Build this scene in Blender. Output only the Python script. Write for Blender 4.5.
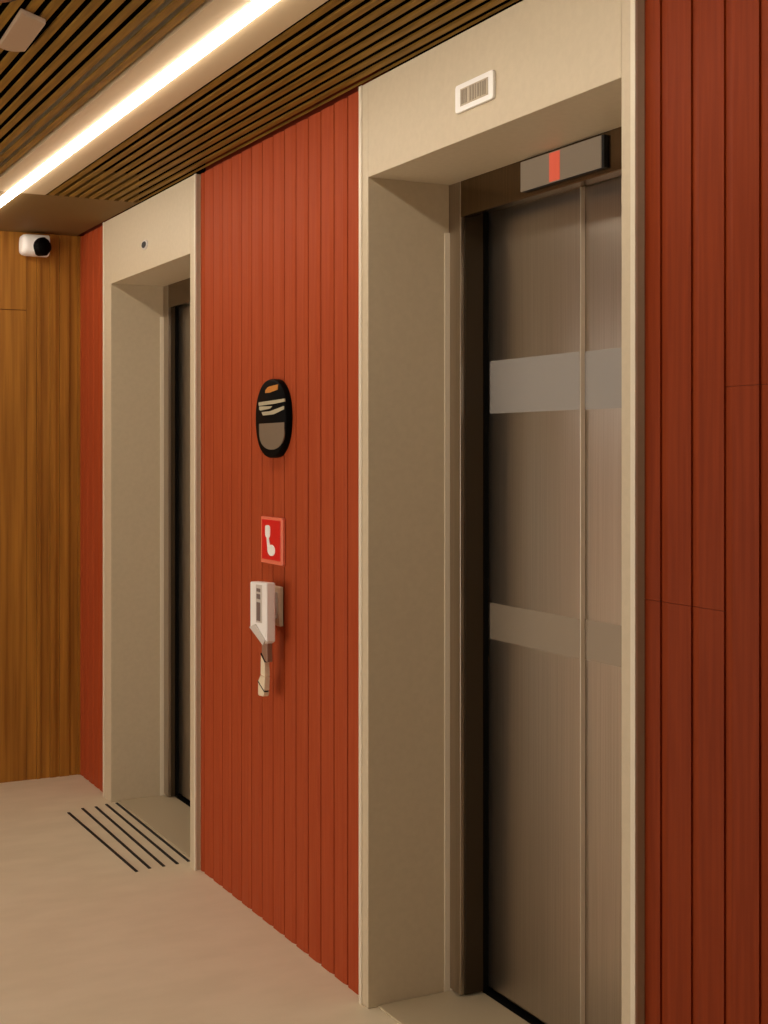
import bpy, bmesh, math, random
from mathutils import Vector
random.seed(4)
sc = bpy.context.scene
for o in list(bpy.data.objects): bpy.data.objects.remove(o)
COL = sc.collection

# ------------------------------------------------------------------ camera, world, exposure
EYE = 1.476
F_PX = 1372.0
YAW = math.atan2(711.0, F_PX)
cd = bpy.data.cameras.new('camera'); cam = bpy.data.objects.new('camera', cd); COL.objects.link(cam)
cam.location = (0, 0, EYE); cam.rotation_euler = (math.pi/2, 0, -YAW)
cd.sensor_fit = 'AUTO'; cd.sensor_width = 36.0; cd.lens = F_PX/1024*36
cd.shift_y = -61/1024; cd.clip_start = .05
sc.camera = cam
wd = bpy.data.worlds.new('world'); sc.world = wd; wd.use_nodes = True
wd.node_tree.nodes['Background'].inputs[0].default_value = (1.0, .89, .76, 1)
wd.node_tree.nodes['Background'].inputs[1].default_value = 1.05
vs = sc.view_settings
vs.view_transform = 'Standard'; vs.look = 'None'; vs.gamma = 1; vs.use_curve_mapping = False
vs.exposure = 1.2
LED_STRENGTH = 11.0
LED_COLOR = (1.0, .91, .77)
GLOW_PANE_STRENGTH = .55  # glow of the panel added on the end wall

# ------------------------------------------------------------------ materials
def s2l(c):
    return tuple(((v/255)/12.92 if v/255 <= .04045 else ((v/255+.055)/1.055)**2.4) for v in c)
def mat(name, rgb, rough=.5, metal=0.0, spec=.5, emit=None, estr=0.0, coat=0.0):
    m = bpy.data.materials.new(name); m.use_nodes = True
    b = m.node_tree.nodes['Principled BSDF']
    b.inputs['Base Color'].default_value = (*s2l(rgb), 1)
    b.inputs['Roughness'].default_value = rough; b.inputs['Metallic'].default_value = metal
    b.inputs['Specular IOR Level'].default_value = spec
    b.inputs['Coat Weight'].default_value = coat
    if emit:
        b.inputs['Emission Color'].default_value = (*emit, 1); b.inputs['Emission Strength'].default_value = estr
    return m
def grain(m, rgb_a, rgb_b, scale=(1, 1, 1), nscale=8.0, detail=4.0, rough=None, bump=0.0, lo=.35, hi=.65):
    """object-space noise between two tones of the same finish"""
    nt = m.node_tree; b = nt.nodes['Principled BSDF']
    tc = nt.nodes.new('ShaderNodeTexCoord'); mp = nt.nodes.new('ShaderNodeMapping')
    mp.inputs['Scale'].default_value = scale
    ns = nt.nodes.new('ShaderNodeTexNoise'); ns.inputs['Scale'].default_value = nscale; ns.inputs['Detail'].default_value = detail
    rp = nt.nodes.new('ShaderNodeValToRGB')
    rp.color_ramp.elements[0].position = lo; rp.color_ramp.elements[1].position = hi
    rp.color_ramp.elements[0].color = (*s2l(rgb_a), 1); rp.color_ramp.elements[1].color = (*s2l(rgb_b), 1)
    nt.links.new(tc.outputs['Object'], mp.inputs['Vector']); nt.links.new(mp.outputs[0], ns.inputs['Vector'])
    nt.links.new(ns.outputs['Fac'], rp.inputs[0]); nt.links.new(rp.outputs[0], b.inputs['Base Color'])
    if bump:
        bp = nt.nodes.new('ShaderNodeBump'); bp.inputs['Strength'].default_value = bump; bp.inputs['Distance'].default_value = .002
        nt.links.new(ns.outputs['Fac'], bp.inputs['Height']); nt.links.new(bp.outputs[0], b.inputs['Normal'])
    if rough:
        mr = nt.nodes.new('ShaderNodeMapRange'); mr.inputs['To Min'].default_value = rough[0]; mr.inputs['To Max'].default_value = rough[1]
        nt.links.new(ns.outputs['Fac'], mr.inputs['Value']); nt.links.new(mr.outputs[0], b.inputs['Roughness'])
    return m

M = {}
M['floor'] = grain(mat('floor_microcement', (236, 221, 192), .55, spec=.3), (232, 217, 188), (239, 224, 196), (1, 2, 1), 5, 8, bump=.04)
M['red'] = grain(mat('terracotta_cladding', (164, 70, 35), .6, spec=.1), (160, 66, 32), (168, 74, 38), (14, 14, .6), 6, 5)
M['deepred'] = grain(mat('deep_red_cladding', (132, 50, 14), .55, spec=.12), (126, 46, 11), (138, 54, 17), (14, 14, .6), 6, 5)  # deeper red than the cladding farther along
M['groove'] = mat('cladding_groove', (120, 44, 24), .7, spec=.1)
M['ochre'] = grain(mat('ochre_wood', (172, 112, 46), .5, spec=.3), (140, 88, 26), (184, 126, 46), (16, 16, .5), 3.0, 6, lo=.3, hi=.7)
M['slat'] = grain(mat('ceiling_slat_wood', (136, 102, 38), .6, spec=.2), (120, 88, 30), (150, 112, 42), (20, 1.2, 20), 4, 5)
M['void'] = mat('ceiling_void', (14, 9, 6), .9, spec=0)
M['channel'] = mat('ceiling_channel_panel', (205, 182, 148), .7, spec=.2)
M['endpanel'] = mat('ceiling_end_panel', (122, 94, 54), .7, spec=.2)
M['plaster'] = mat('plaster', (190, 165, 130), .8, spec=.2)
M['surround'] = grain(mat('beige_surround', (204, 188, 160), .5, spec=.4), (202, 186, 158), (206, 190, 162), (1, 1, 1), 60, 6, bump=.03)
M['edge'] = mat('pale_edge_trim', (226, 214, 192), .4)
M['steel'] = grain(mat('brushed_steel', (182, 171, 157), .30, 1.0), (176, 165, 151), (187, 176, 162), (60, 60, .4), 5, 3)
M['steel_dark'] = grain(mat('dark_steel', (120, 100, 76), .25, 1.0), (112, 94, 70), (126, 106, 82), (40, 40, .4), 5, 3)
M['bandrefl'] = mat('painted_reflection', (150, 144, 138), .45)  # door reflections put into colour, here and on the next line
M['bandrefl2'] = mat('faint_painted_reflection', (152, 138, 120), .42, metal=.4)
M['leafedge'] = mat('leaf_edge_steel', (226, 212, 192), .4)
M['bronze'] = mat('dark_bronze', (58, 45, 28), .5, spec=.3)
M['gap'] = mat('shaft_black', (12, 10, 8), .9, spec=.1)
M['sill'] = mat('sill_plate', (196, 180, 150), .45)
M['white'] = mat('white_plastic', (246, 242, 238), .35)
M['greyw'] = mat('grey_plastic', (206, 198, 190), .4)
M['screen'] = mat('grey_screen', (132, 118, 100), .3, emit=s2l((120, 108, 92)), estr=.15)
M['redbar'] = mat('lit_red_bar', (190, 82, 62), .4, emit=s2l((235, 100, 72)), estr=.20)
M['black'] = mat('black_gloss', (4, 3, 3), .55, spec=.06)
M['blackm'] = mat('black_matt', (16, 14, 13), .6)
M['strip'] = mat('black_rubber', (30, 24, 20), .7)
M['bar'] = mat('pale_mark', (178, 168, 140), .4)
M['orange'] = mat('amber_mark', (196, 124, 48), .4)
M['signred'] = mat('sign_red', (214, 16, 20), .35)
M['signrim'] = mat('sign_rim', (232, 120, 92), .35)
M['ivory'] = mat('ivory_plastic', (232, 214, 184), .4)
M['taupe'] = mat('taupe_plastic', (150, 112, 92), .4)
M['dkgrey'] = mat('dark_grey_panel', (120, 104, 100), .35)
M['fitting'] = mat('pinkish_fitting', (176, 152, 126), .5)
M['brownfit'] = mat('brown_fitting', (120, 76, 36), .6)
M['led'] = mat('led_diffuser', (255, 245, 230), .5, emit=LED_COLOR, estr=LED_STRENGTH)
M['glowpane'] = mat('added_glow_pane', (200, 200, 196), .4, emit=(.92, .92, .95), estr=GLOW_PANE_STRENGTH)

# ------------------------------------------------------------------ mesh helpers
class MB:
    def __init__(s): s.bm = bmesh.new()
    def box(s, x0, x1, y0, y1, z0, z1, mi=0):
        x0, x1 = sorted((x0, x1)); y0, y1 = sorted((y0, y1)); z0, z1 = sorted((z0, z1))
        v = [s.bm.verts.new(p) for p in ((x0,y0,z0),(x1,y0,z0),(x1,y1,z0),(x0,y1,z0),(x0,y0,z1),(x1,y0,z1),(x1,y1,z1),(x0,y1,z1))]
        for f in ((0,3,2,1),(4,5,6,7),(0,1,5,4),(1,2,6,5),(2,3,7,6),(3,0,4,7)):
            s.bm.faces.new([v[i] for i in f]).material_index = mi
        return s
    def prism(s, pts, axis, a, b, mi=0):
        """extrude a 2D outline along an axis: 'x' outline is (y,z), 'y' is (x,z), 'z' is (x,y)"""
        def P(p, t): return {'x': (t, p[0], p[1]), 'y': (p[0], t, p[1]), 'z': (p[0], p[1], t)}[axis]
        A = [s.bm.verts.new(P(p, a)) for p in pts]; B = [s.bm.verts.new(P(p, b)) for p in pts]
        n = len(pts)
        s.bm.faces.new(A).material_index = mi; s.bm.faces.new(B[::-1]).material_index = mi
        for i in range(n):
            s.bm.faces.new((A[i], B[i], B[(i+1) % n], A[(i+1) % n])).material_index = mi
        return s
    def loft(s, rings, mi=0):
        R = [[s.bm.verts.new(p) for p in r] for r in rings]; n = len(R[0])
        s.bm.faces.new(R[0]).material_index = mi; s.bm.faces.new(R[-1][::-1]).material_index = mi
        for a, b in zip(R, R[1:]):
            for i in range(n): s.bm.faces.new((a[i], b[i], b[(i+1) % n], a[(i+1) % n])).material_index = mi
        return s
    def build(s, name, mats, parent=None, bevel=0.0, seg=2, smooth=False):
        bm = s.bm
        bmesh.ops.recalc_face_normals(bm, faces=bm.faces)
        if bevel:
            ed = [e for e in bm.edges if len(e.link_faces) == 2 and e.calc_face_angle(0) > .5]
            bmesh.ops.bevel(bm, geom=ed, offset=bevel, segments=seg, profile=.5, affect='EDGES', clamp_overlap=True)
        off = Vector((0, 0, 0))
        if parent is not None:
            p = parent
            while p: off += p.location; p = p.parent
        # put each object's own origin at its base centre
        xs = [v.co for v in bm.verts]
        lo = Vector((min(c.x for c in xs), min(c.y for c in xs), min(c.z for c in xs)))
        hi = Vector((max(c.x for c in xs), max(c.y for c in xs), max(c.z for c in xs)))
        org = Vector(((lo.x+hi.x)/2, (lo.y+hi.y)/2, lo.z))
        bmesh.ops.translate(bm, verts=bm.verts, vec=-org)
        me = bpy.data.meshes.new(name); bm.to_mesh(me); bm.free()
        if not isinstance(mats, (list, tuple)): mats = [mats]
        for m in mats: me.materials.append(m)
        if smooth:
            me.shade_smooth()
            me.set_sharp_from_angle(angle=math.radians(40))
        o = bpy.data.objects.new(name, me); COL.objects.link(o)
        o.location = org - off
        if parent is not None: o.parent = parent
        return o
def tag(o, label, cat, group=None):
    o['label'] = label; o['category'] = cat
    if group: o['group'] = group
    return o
def thing(name, loc, label, cat, group=None):
    o = bpy.data.objects.new(name, None); COL.objects.link(o); o.location = loc; o.empty_display_size = .1
    return tag(o, label, cat, group)
def struct(o, label=None):
    o['kind'] = 'structure'
    if label: o['label'] = label
    return o
def superellipse(cy, cz, ry, rz, n=2.0, k=48):
    out = []
    for i in range(k):
        t = 2*math.pi*i/k; c, s_ = math.cos(t), math.sin(t)
        out.append((cy + ry*math.copysign(abs(c)**(2/n), c), cz + rz*math.copysign(abs(s_)**(2/n), s_)))
    return out

# ------------------------------------------------------------------ the room
WF = 1.632           # front plane of the lift surrounds
WC = 1.650           # front plane of the cladding boards
WG = 1.668           # bottom of the cladding grooves
HC = 2.455           # underside of the slats
YE = 6.20            # end wall
YB = -1.6            # open end behind the camera
XL = -1.9
NEAR = dict(y0=2.106, y1=3.289, o0=2.150, o1=3.241, zo=2.200, xi=1.880)
FAR = dict(y0=4.588, y1=5.752, o0=4.648, o1=5.640, zo=2.178, xi=1.862)

b = MB().box(XL-.1, 2.3, YB, YE+.1, -.12, 0.0); struct(b.build('floor', M['floor']), 'pale beige seamless floor')
# ceiling: backing with a plain panel round the light and a plain end panel; slats are its part
b = MB().box(XL-.1, 2.3, YB, YE+.1, HC+.11, HC+.2, 0)
CH0, CH1 = 1.043, 1.262
YS = 5.25
b.box(CH0, CH1, YB, YS, HC-.001, HC+.11, 1)
b.box(XL, 1.632, YS, YE, HC, HC+.11, 2)
ceil = struct(b.build('ceiling', [M['void'], M['channel'], M['endpanel']]), 'dark ceiling above wooden slats with a pale light channel')
b = MB()
x = CH0 - .0145
while x > XL:
    b.box(x-.0205, x, YB, YS, HC, HC+.006); x -= .039
b.build('slat_bank', M['slat'], ceil)
b = MB()
x = CH1 + .0145
while x < 1.632:
    b.box(x, min(x+.0180, 1.631), YB, YS, HC, HC+.006); x += .039
b.build('slat_bank', M['slat'], ceil)

# right wall: backing plus vertical battens with open grooves
segs = [(YB, NEAR['y0']), (NEAR['y1'], FAR['y0']), (FAR['y1'], YE)]
PITCH, GW = .0884, .013
def board(b, y0, y1, sa, sb):
    y0 = max(y0, sa); y1 = min(y1, sb)
    if y1 - y0 < .008: return
    cuts = [0, 2.452]
    if sa < 0 and y1 > 1.2: cuts = [0, 1.5895, 2.452] if y0 < 1.86 else [0, 1.1925, 2.452]
    c = min(.019, (y1-y0)*.3)
    for za, zb in zip(cuts, cuts[1:]):
        za2 = za + (.0004 if za else 0); zb2 = zb - (.0004 if zb < 2.4 else 0)
        if sa < 0:      # wider boards with a shallow bevel along the far edge
            b.prism([(WG, y0), (WC, y0), (WC, y1+GW-.0225), (WC+.004, min(y1+GW-.0003, sb)), (WG, min(y1+GW-.0003, sb))], 'z', za2, zb2, 0)
            continue
        b.prism([(WG, y0), (WC+.004, y0), (WC, y0+c), (WC, y1-.001), (WC+.001, y1), (WG, y1)], 'z', za2, zb2, 0)
for (sa, sb), ph, lab in zip(segs, (1.8777-.0884*40, 3.412, 5.80), ('near the camera, right of the near elevator', 'between the two elevators', 'in the far corner')):
    b = MB().box(WG, WG+.10, sa, sb, 0, HC+.05, 1)
    for k in range(-3, 60):
        g = ph + k*PITCH
        if g > sb + .1: break
        board(b, g, g + PITCH - GW, sa, sb)
    struct(b.build('wall_right', [M['deepred'] if sa < 0 else M['red'], M['groove']]), ('deep red' if sa < 0 else 'terracotta') + ' vertical cladding ' + lab)

# end wall: ochre timber boards, joint on the wide left board
b = MB()
b.box(XL, 2.1, YE+.012, YE+.10, 0, HC+.05, 1)
b.box(XL, 1.408, YE, YE+.012, 0, 2.105, 0); b.box(XL, 1.408, YE, YE+.012, 2.108, HC, 0)
ex = [1.409, 1.452, 1.470, 1.512, 1.540, 1.556, 1.600, 1.640, 1.664]
for i, (xa, xb) in enumerate(zip(ex, ex[1:])):
    b.box(xa+.0006, xb-.0006, YE - (.006 if i % 2 else 0.0), YE+.012, 0, HC, 0)
struct(b.build('wall_back', [M['ochre'], M['groove']]), 'ochre vertical timber wall at the end of the corridor')
b = MB().box(XL-.1, XL, YB, 1.0, 0, HC+.05); struct(b.build('wall_left', M['plaster']), 'plain beige plaster wall cut short to let in fill light')  # unseen wall stopped short so world light fills the corridor
b = MB().box(XL-.1, WG, YB-.1, YB, 0, HC+.05); struct(b.build('added_rear_wall', M['plaster']), 'plain beige plaster wall added behind the camera to block light')  # unseen wall added to keep the near cladding darker
b = MB().box(XL-.1, XL, 1.0, YE, 1.95, HC+.05); struct(b.build('added_bulkhead', M['ochre']), 'ochre bulkhead added over the open side to darken the door reflection')  # unseen bulkhead, added so the upper door reflects something dark
# added unseen glowing panel and pale rail, to reflect in the near lift door
b = MB(); wx0, wx1, wz0, wz1 = -.98, .125, 1.69, 1.99
b.box(wx0-.03, wx1+.03, YE-.02, YE, wz0-.03, wz0); b.box(wx0-.03, wx1+.03, YE-.02, YE, wz1, wz1+.03)
b.box(wx0-.03, wx0, YE-.02, YE, wz0, wz1); b.box(wx1, wx1+.03, YE-.02, YE, wz0, wz1)
w = struct(b.build('added_window', M['edge']), 'long glowing panel added on the end wall for a door reflection')
MB().box(wx0, wx1, YE-.008, YE-.002, wz0, wz1).build('pane', M['glowpane'], w)  # glowing face of the added panel
struct(MB().box(XL, .25, YE-.03, YE, .43, .62).build('added_rail', M['edge'], bevel=.004), 'pale rail added on the end wall to reflect in the door')

# ------------------------------------------------------------------ LED line
t = thing('linear_light', (1.142, 4.3, HC-.001), 'long bright white linear ceiling light running down the corridor', 'ceiling light')
L0, L1 = 1.2, 6.12
MB().box(1.122, 1.162, L0-.006, L1+.006, HC-.0012, HC+.02).build('housing', M['white'], t)
prof = [(1.142+.021*math.cos(a), HC-.0005-.013*math.sin(a)) for a in [math.pi*i/10 for i in range(11)]]
MB().prism(prof, 'y', L0, L1).build('diffuser', M['led'], t, smooth=True)

# ------------------------------------------------------------------ lifts
def lift(d, far, label):
    y0, y1, o0, o1, zo = d['y0'], d['y1'], d['o0'], d['o1'], d['zo']
    t = thing('elevator', (WF, (y0+y1)/2, 0), label, 'elevator')
    XI = d['xi']; XD = XI + (.045 if far else .085)
    top = HC - .004
    # surround: one folded panel, front face, lintel and the two deep reveals
    b = MB()
    b.box(WF, XI, o1, y1, 0, top); j1 = b.build('jamb', M['surround'], t, bevel=.002)
    b = MB(); b.box(WF, XI, y0, o0, 0, top); b.build('jamb', M['surround'], t, bevel=.002)
    b = MB(); b.box(WF, XI, o0, o1, zo, top); b.build('lintel', M['surround'], t, bevel=.0015)
    MB().box(XI+.002, XD+.05, y0, y1, zo+.031, zo+.05).build('head_lining', M['gap'], t)
    # pale corner trims
    MB().box(WF-.003, WF+.004, y1-.014, y1+.003, 0, top).build('edge_trim', M['edge'], t, bevel=.0012)
    MB().box(WF-.003, WF+.004, y0-.003, y0+.012, 0, top).build('edge_trim', M['edge'], t, bevel=.0012)
    MB().box(XI-.016, XI+.001, o1-.004, o1+.001, 0, zo-.13).build('edge_trim', M['edge'], t, bevel=.001)
    # steel frame standing inside the reveal
    MB().box(XI, XD+.03, o1-.060, o1+.03, 0.012, zo+.03).build('steel_jamb', M['steel'], t, bevel=.002)
    MB().box(XI+.012, XD-.016, o1-.064, o1-.0598, .012, zo-.05).build('reveal_lining', M['bronze'], t)
    MB().box(XD-.016, XD+.02, o1-.066, o1-.0598, .012, zo-.03).build('door_slot', M['gap'], t)
    MB().box(XI, XD+.03, o0-.03, o0+.052, 0.012, zo+.03).build('steel_jamb', M['steel'], t, bevel=.002)
    MB().box(XI+.001, XI+.03, o0+.052, o1-.052, zo-.095, zo+.03).build('header', M['steel_dark'], t, bevel=.002)
    MB().box(XI+.045, XD+.006, o0+.052, o1-.052, zo-.080, zo-.045).build('door_track', M['steel_dark'], t, bevel=.002)
    # two door leaves, the far one a little proud of the near one
    ym = o0 + .600 if not far else o0 + .50
    for ya, yb, xx in ((ym, o1-.052, XD), (o0+.052, ym+.02, XD+.0125)):
        MB().box(xx, xx+.0122, ya, yb-.004, .024, zo-.06).build('door_leaf', M['steel'], t, bevel=.0015)
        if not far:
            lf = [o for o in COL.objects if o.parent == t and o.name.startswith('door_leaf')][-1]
            for za, zb, mm in ((1.577, 1.719, M['bandrefl']), (.968, 1.066, M['bandrefl2'])):  # pale bands paint reflections onto the steel leaves
                fb = MB().box(xx-.0006, xx+.001, ya+.004, min(yb-.004, o1-.07)-.004, za, zb).build('reflection_band', mm, lf)
                fb['label'] = 'pale painted reflection across the steel door leaf'
    MB().box(XD-.0006, XD+.0125, ym-.0012, ym, .024, zo-.06).build('leaf_edge', M['leafedge'], t)
    MB().box(XD+.045, XD+.06, y0, y1, 0, HC+.05).build('shaft_lining', M['gap'], t)
    MB().box(WF+.028, XD+.045, o0+.003, o1-.003, 0, .006).build('threshold', M['sill'], t, bevel=.002)
    MB().box(XD-.012, XD+.02, o0+.052, o1-.052, .006, .0075).build('door_groove', M['gap'], t)
    return t
near = lift(NEAR, False, 'near elevator with brushed steel doors and a red floor mark on its header')
far = lift(FAR, True, 'far elevator by the end wall, behind the black floor strips')
# floor indicator box on the near header
ix = 1.868
b = MB().box(ix+.003, 1.884, 2.528, 2.868, 2.118, 2.193); ind = b.build('floor_indicator', M['blackm'], near, bevel=.001)
MB().box(ix, ix+.003, 2.536, 2.868, 2.119, 2.192).build('indicator_screen', M['screen'], ind)
MB().box(ix-.0012, ix+.001, 2.698, 2.741, 2.121, 2.190).build('red_bar', M['redbar'], ind)
# indicator box on the far header, just peeking in
b = MB().box(ix+.003, 1.884, 4.86, 4.97, 2.10, 2.165); ind2 = b.build('floor_indicator', M['blackm'], far, bevel=.001)
MB().box(ix, ix+.003, 4.87, 4.962, 2.107, 2.158).build('indicator_screen', M['screen'], ind2)
# small round key switch on the far lintel
b = MB().loft([[(xx, 5.172+2.1*r*math.cos(a), 2.279+r*math.sin(a)) for a in [2*math.pi*i/20 for i in range(20)]] for xx, r in ((WF+.002, .0185), (WF-.003, .0185), (WF-.005, .015))])
ks = b.build('key_switch', M['greyw'], far, smooth=True)
MB().loft([[(xx, 5.172+2.1*r*math.cos(a), 2.279+r*math.sin(a)) for a in [2*math.pi*i/16 for i in range(16)]] for xx, r in ((WF-.004, .0135), (WF-.0062, .0125))]).build('keyhole', M['blackm'], ks)

# ------------------------------------------------------------------ plate on the near lintel
t = thing('lintel_plate', (WF, 2.689, 2.264), 'white framed rectangular plate with grey upright bars on the near lintel', 'sign')
def rrect(ya, yb, za, zb, r, k=5):
    out = []
    for cy, cz, a0 in ((yb-r, zb-r, 0), (ya+r, zb-r, 90), (ya+r, za+r, 180), (yb-r, za+r, 270)):
        for i in range(k+1):
            a = math.radians(a0 + 90*i/k); out.append((cy+r*math.cos(a), cz+r*math.sin(a)))
    return out
MB().prism(rrect(2.606, 2.773, 2.2635, 2.3285, .008), 'x', WF, WF-.008).build('frame', M['white'], t, bevel=.0015)
MB().box(WF-.0095, WF-.0078, 2.626, 2.747, 2.276, 2.3155).build('panel', mat('plate_grey', (186, 170, 146), .5), t)
gm = mat('plate_bar', (150, 134, 114), .5)
for ya, w_, za, zb in ((2.742, .006, 2.279, 2.312), (2.733, .006, 2.279, 2.312), (2.723, .006, 2.279, 2.312), (2.704, .005, 2.279, 2.313),
                       (2.694, .009, 2.279, 2.313), (2.680, .004, 2.279, 2.313), (2.671, .007, 2.281, 2.311), (2.659, .005, 2.279, 2.312),
                       (2.650, .007, 2.280, 2.311), (2.640, .006, 2.279, 2.312)):
    MB().box(WF-.0105, WF-.0092, ya-w_, ya, za, zb).build('bar', gm, t)

# ------------------------------------------------------------------ oval call panel
t = thing('call_panel', (WC, 3.893, 1.46), 'black rounded call panel with amber mark and grey lower window on red cladding', 'call panel')
cy, cz, ry, rz = 3.901, 1.576, .121, .121
def ring(x, r): return [(x, y, z) for y, z in superellipse(cy, cz, ry*r, rz*r, 2.25, 56)]
MB().loft([ring(WC, 1.0), ring(WC-.017, 1.0), ring(WC-.021, .985), ring(WC-.023, .955)]).build('body', M['black'], t, smooth=True)
xf = WC-.023
pts = [(3.985, 1.561), (3.985, 1.535)] + [(3.8865+.0985*math.cos(a), 1.535-.055*math.sin(a)**.8) for a in [math.pi*i/16 for i in range(1, 16)]] + [(3.788, 1.535), (3.788, 1.562)]
MB().prism(pts, 'x', xf-.0012, xf+.002).build('lower_window', mat('grey_window', (118, 104, 88), .3), t)
MB().prism([(3.937, 1.655), (3.934, 1.664), (3.918, 1.672), (3.900, 1.6745), (3.836, 1.678), (3.838, 1.662), (3.902, 1.655)], 'x', xf-.0012, xf+.002).build('amber_mark', M['orange'], t)
for q in ([(3.990, 1.628), (3.787, 1.633), (3.785, 1.624), (3.860, 1.620), (3.990, 1.617)],
          [(3.985, 1.615), (3.880, 1.613), (3.900, 1.606), (3.975, 1.602), (3.985, 1.605)],
          [(3.965, 1.597), (3.900, 1.598), (3.790, 1.611), (3.790, 1.601), (3.870, 1.588), (3.955, 1.586)]):
    MB().prism(q, 'x', xf-.0012, xf+.002).build('pale_bar', M['bar'], t)

# ------------------------------------------------------------------ red phone sign
t = thing('phone_sign', (WC, 3.897, 1.127), 'small red sign with white handset symbol above the wall phone', 'sign')
MB().box(WC-.011, WC, 3.832, 4.004, 1.127, 1.272).build('box', M['signrim'], t, bevel=.003)
MB().box(WC-.013, WC-.0105, 3.847, 3.990, 1.140, 1.263).build('face', M['signred'], t, bevel=.0008)
b = MB(); xs0, xs1 = WC-.0145, WC-.0122
b.prism(rrect(3.922, 3.960, 1.208, 1.246, .009), 'x', xs0, xs1)
b.prism([(3.950, 1.212), (3.934, 1.212), (3.922, 1.180), (3.942, 1.170)], 'x', xs0+.0002, xs1)
b.prism(superellipse(3.912, 1.170, .030, .0175, 2.0, 24), 'x', xs0-.0002, xs1)
b.build('handset_symbol', M['white'], t)

# ------------------------------------------------------------------ wall phone
t = thing('wall_phone', (WC, 3.865, .72), 'white wall phone with slatted front and hanging ivory handset below the red sign', 'phone')
MB().box(WC-.014, WC, 3.849, 3.915, .942, 1.062).build('back_plate', M['ivory'], t, bevel=.003)
MB().box(WC-.046, WC-.013, 3.862, 3.910, .965, 1.045).build('bracket', M['greyw'], t, bevel=.002)
MB().prism([(3.935, 1.075), (3.803, 1.081), (3.803, .905), (3.822, .896), (3.935, .932)], 'x', WC-.075, WC-.045).build('housing', M['white'], t, bevel=.004)
MB().prism([(3.884, 1.070), (3.838, 1.072), (3.838, .958), (3.884, .955)], 'x', WC-.0762, WC-.074).build('front_panel', M['greyw'], t)
for za, zb in ((1.050, 1.060), (1.028, 1.043), (.962, 1.018)):
    MB().box(WC-.0775, WC-.0755, 3.848, 3.876, za, zb).build('grille' if zb < 1.02 else 'button', M['dkgrey'], t)
MB().prism([(3.930, .936), (3.884, .950), (3.806, .908), (3.822, .893)], 'x', WC-.080, WC-.0745).build('lower_lip', M['greyw'], t, bevel=.001)
MB().prism([(3.884, .925), (3.840, .905), (3.838, .838), (3.856, .838), (3.884, .858)], 'x', WC-.058, WC-.040).build('neck', M['taupe'], t, bevel=.003)
hb = MB(); hx0, hx1 = WC-.060, WC-.042
hb.prism([(3.886, .859), (3.856, .840), (3.853, .792), (3.888, .794)], 'x', hx0, hx1)
hb.prism([(3.888, .7935), (3.853, .7915), (3.858, .748), (3.908, .772)], 'x', hx0, hx1)
hb.prism([(3.908, .7705), (3.858, .7460), (3.861, .7345), (3.868, .730), (3.902, .728), (3.908, .732)], 'x', hx0, hx1)
h = hb.build('handset', M['ivory'], t, bevel=.0025)
MB().prism([(3.909, .7730), (3.857, .7482), (3.857, .7455), (3.909, .7700)], 'x', hx0-.0005, hx1-.004).build('seam', M['blackm'], h)
MB().prism([(3.886, .860), (3.853, .840), (3.853, .836), (3.886, .856)], 'x', hx0-.0005, hx1-.004).build('seam', M['blackm'], h)

# ------------------------------------------------------------------ surveillance camera under the ceiling
t = thing('security_camera', (1.44, YE-.04, 2.345), 'white rounded security camera with dark lens on the ochre end wall', 'camera')
rings = []
for xx, r in ((1.368, .55), (1.371, .8), (1.379, .94), (1.393, 1.0), (1.488, 1.0)):
    rings.append([(xx, y, z) for y, z in superellipse(YE-.052, 2.392, .050*r, .0475*r, 3.2, 36)])
MB().loft(rings).build('housing', M['white'], t, smooth=True)
dn = Vector((.62, -.78, 0)).normalized(); sd = Vector((dn.y, -dn.x, 0)); ctr = Vector((1.462, YE-.096, 2.384))
def disc(off, r, k=32):
    return [tuple(ctr + dn*off + sd*(r*math.cos(2*math.pi*i/k)) + Vector((0, 0, r*math.sin(2*math.pi*i/k)))) for i in range(k)]
MB().loft([disc(-.03, .041), disc(.004, .041), disc(.008, .037), disc(.018, .030), disc(.024, .016)]).build('lens', M['black'], t, smooth=True)

# ------------------------------------------------------------------ ceiling fittings, upper left
t = thing('ceiling_fitting', (.70, 3.14, HC), 'pale rounded box fixed under the slatted ceiling, upper left', 'ceiling fitting')
b = MB()
out = [(.681, 3.057), (.750, 3.112), (.757, 3.348)] + [((.757-.060*i/8), 3.348+.014*math.sin(math.pi*i/8)) for i in range(1, 8)] + [(.691, 3.340)]
b.prism(out, 'z', HC-.013, HC).build('cover', M['fitting'], t, bevel=.003)
t = thing('round_ceiling_fitting', (.618, 2.99, HC), 'round brown ceiling fitting with dark rim in the upper left corner', 'ceiling fitting')
def circ(z, r): return [(.618+r*math.cos(2*math.pi*i/40), 2.99+r*math.sin(2*math.pi*i/40), z) for i in range(40)]
MB().loft([circ(HC, .043), circ(HC-.004, .043)]).build('rim', M['blackm'], t, smooth=True)
MB().loft([circ(HC-.003, .030), circ(HC-.008, .030), circ(HC-.010, .027)]).build('disc', M['brownfit'], t, smooth=True)

# ------------------------------------------------------------------ strips on the floor before the far lift
names = ['black floor strip farthest from the far elevator, nearest the corridor middle', 'second black strip counted from the corridor middle',
         'middle one of the five black strips on the floor', 'fourth black floor strip, second nearest the far elevator', 'black floor strip nearest the far elevator threshold']
ends = [((1.432, 5.56), (1.444, 4.67)), ((1.500, 5.60), (1.496, 4.685)), ((1.556, 5.60), (1.548, 4.685)), ((1.606, 5.62), (1.600, 4.69)), ((1.650, 5.62), (1.646, 4.700))]
for n, (a, c) in zip(names, ends):
    w = .0055
    o = MB().prism([(a[0]-w, a[1]), (a[0]+w, a[1]), (c[0]+w, c[1]), (c[0]-w, c[1])], 'z', 0, .003).build('rubber_strip', M['strip'], bevel=.001)
    tag(o, n, 'strip', 'black strips on the floor')
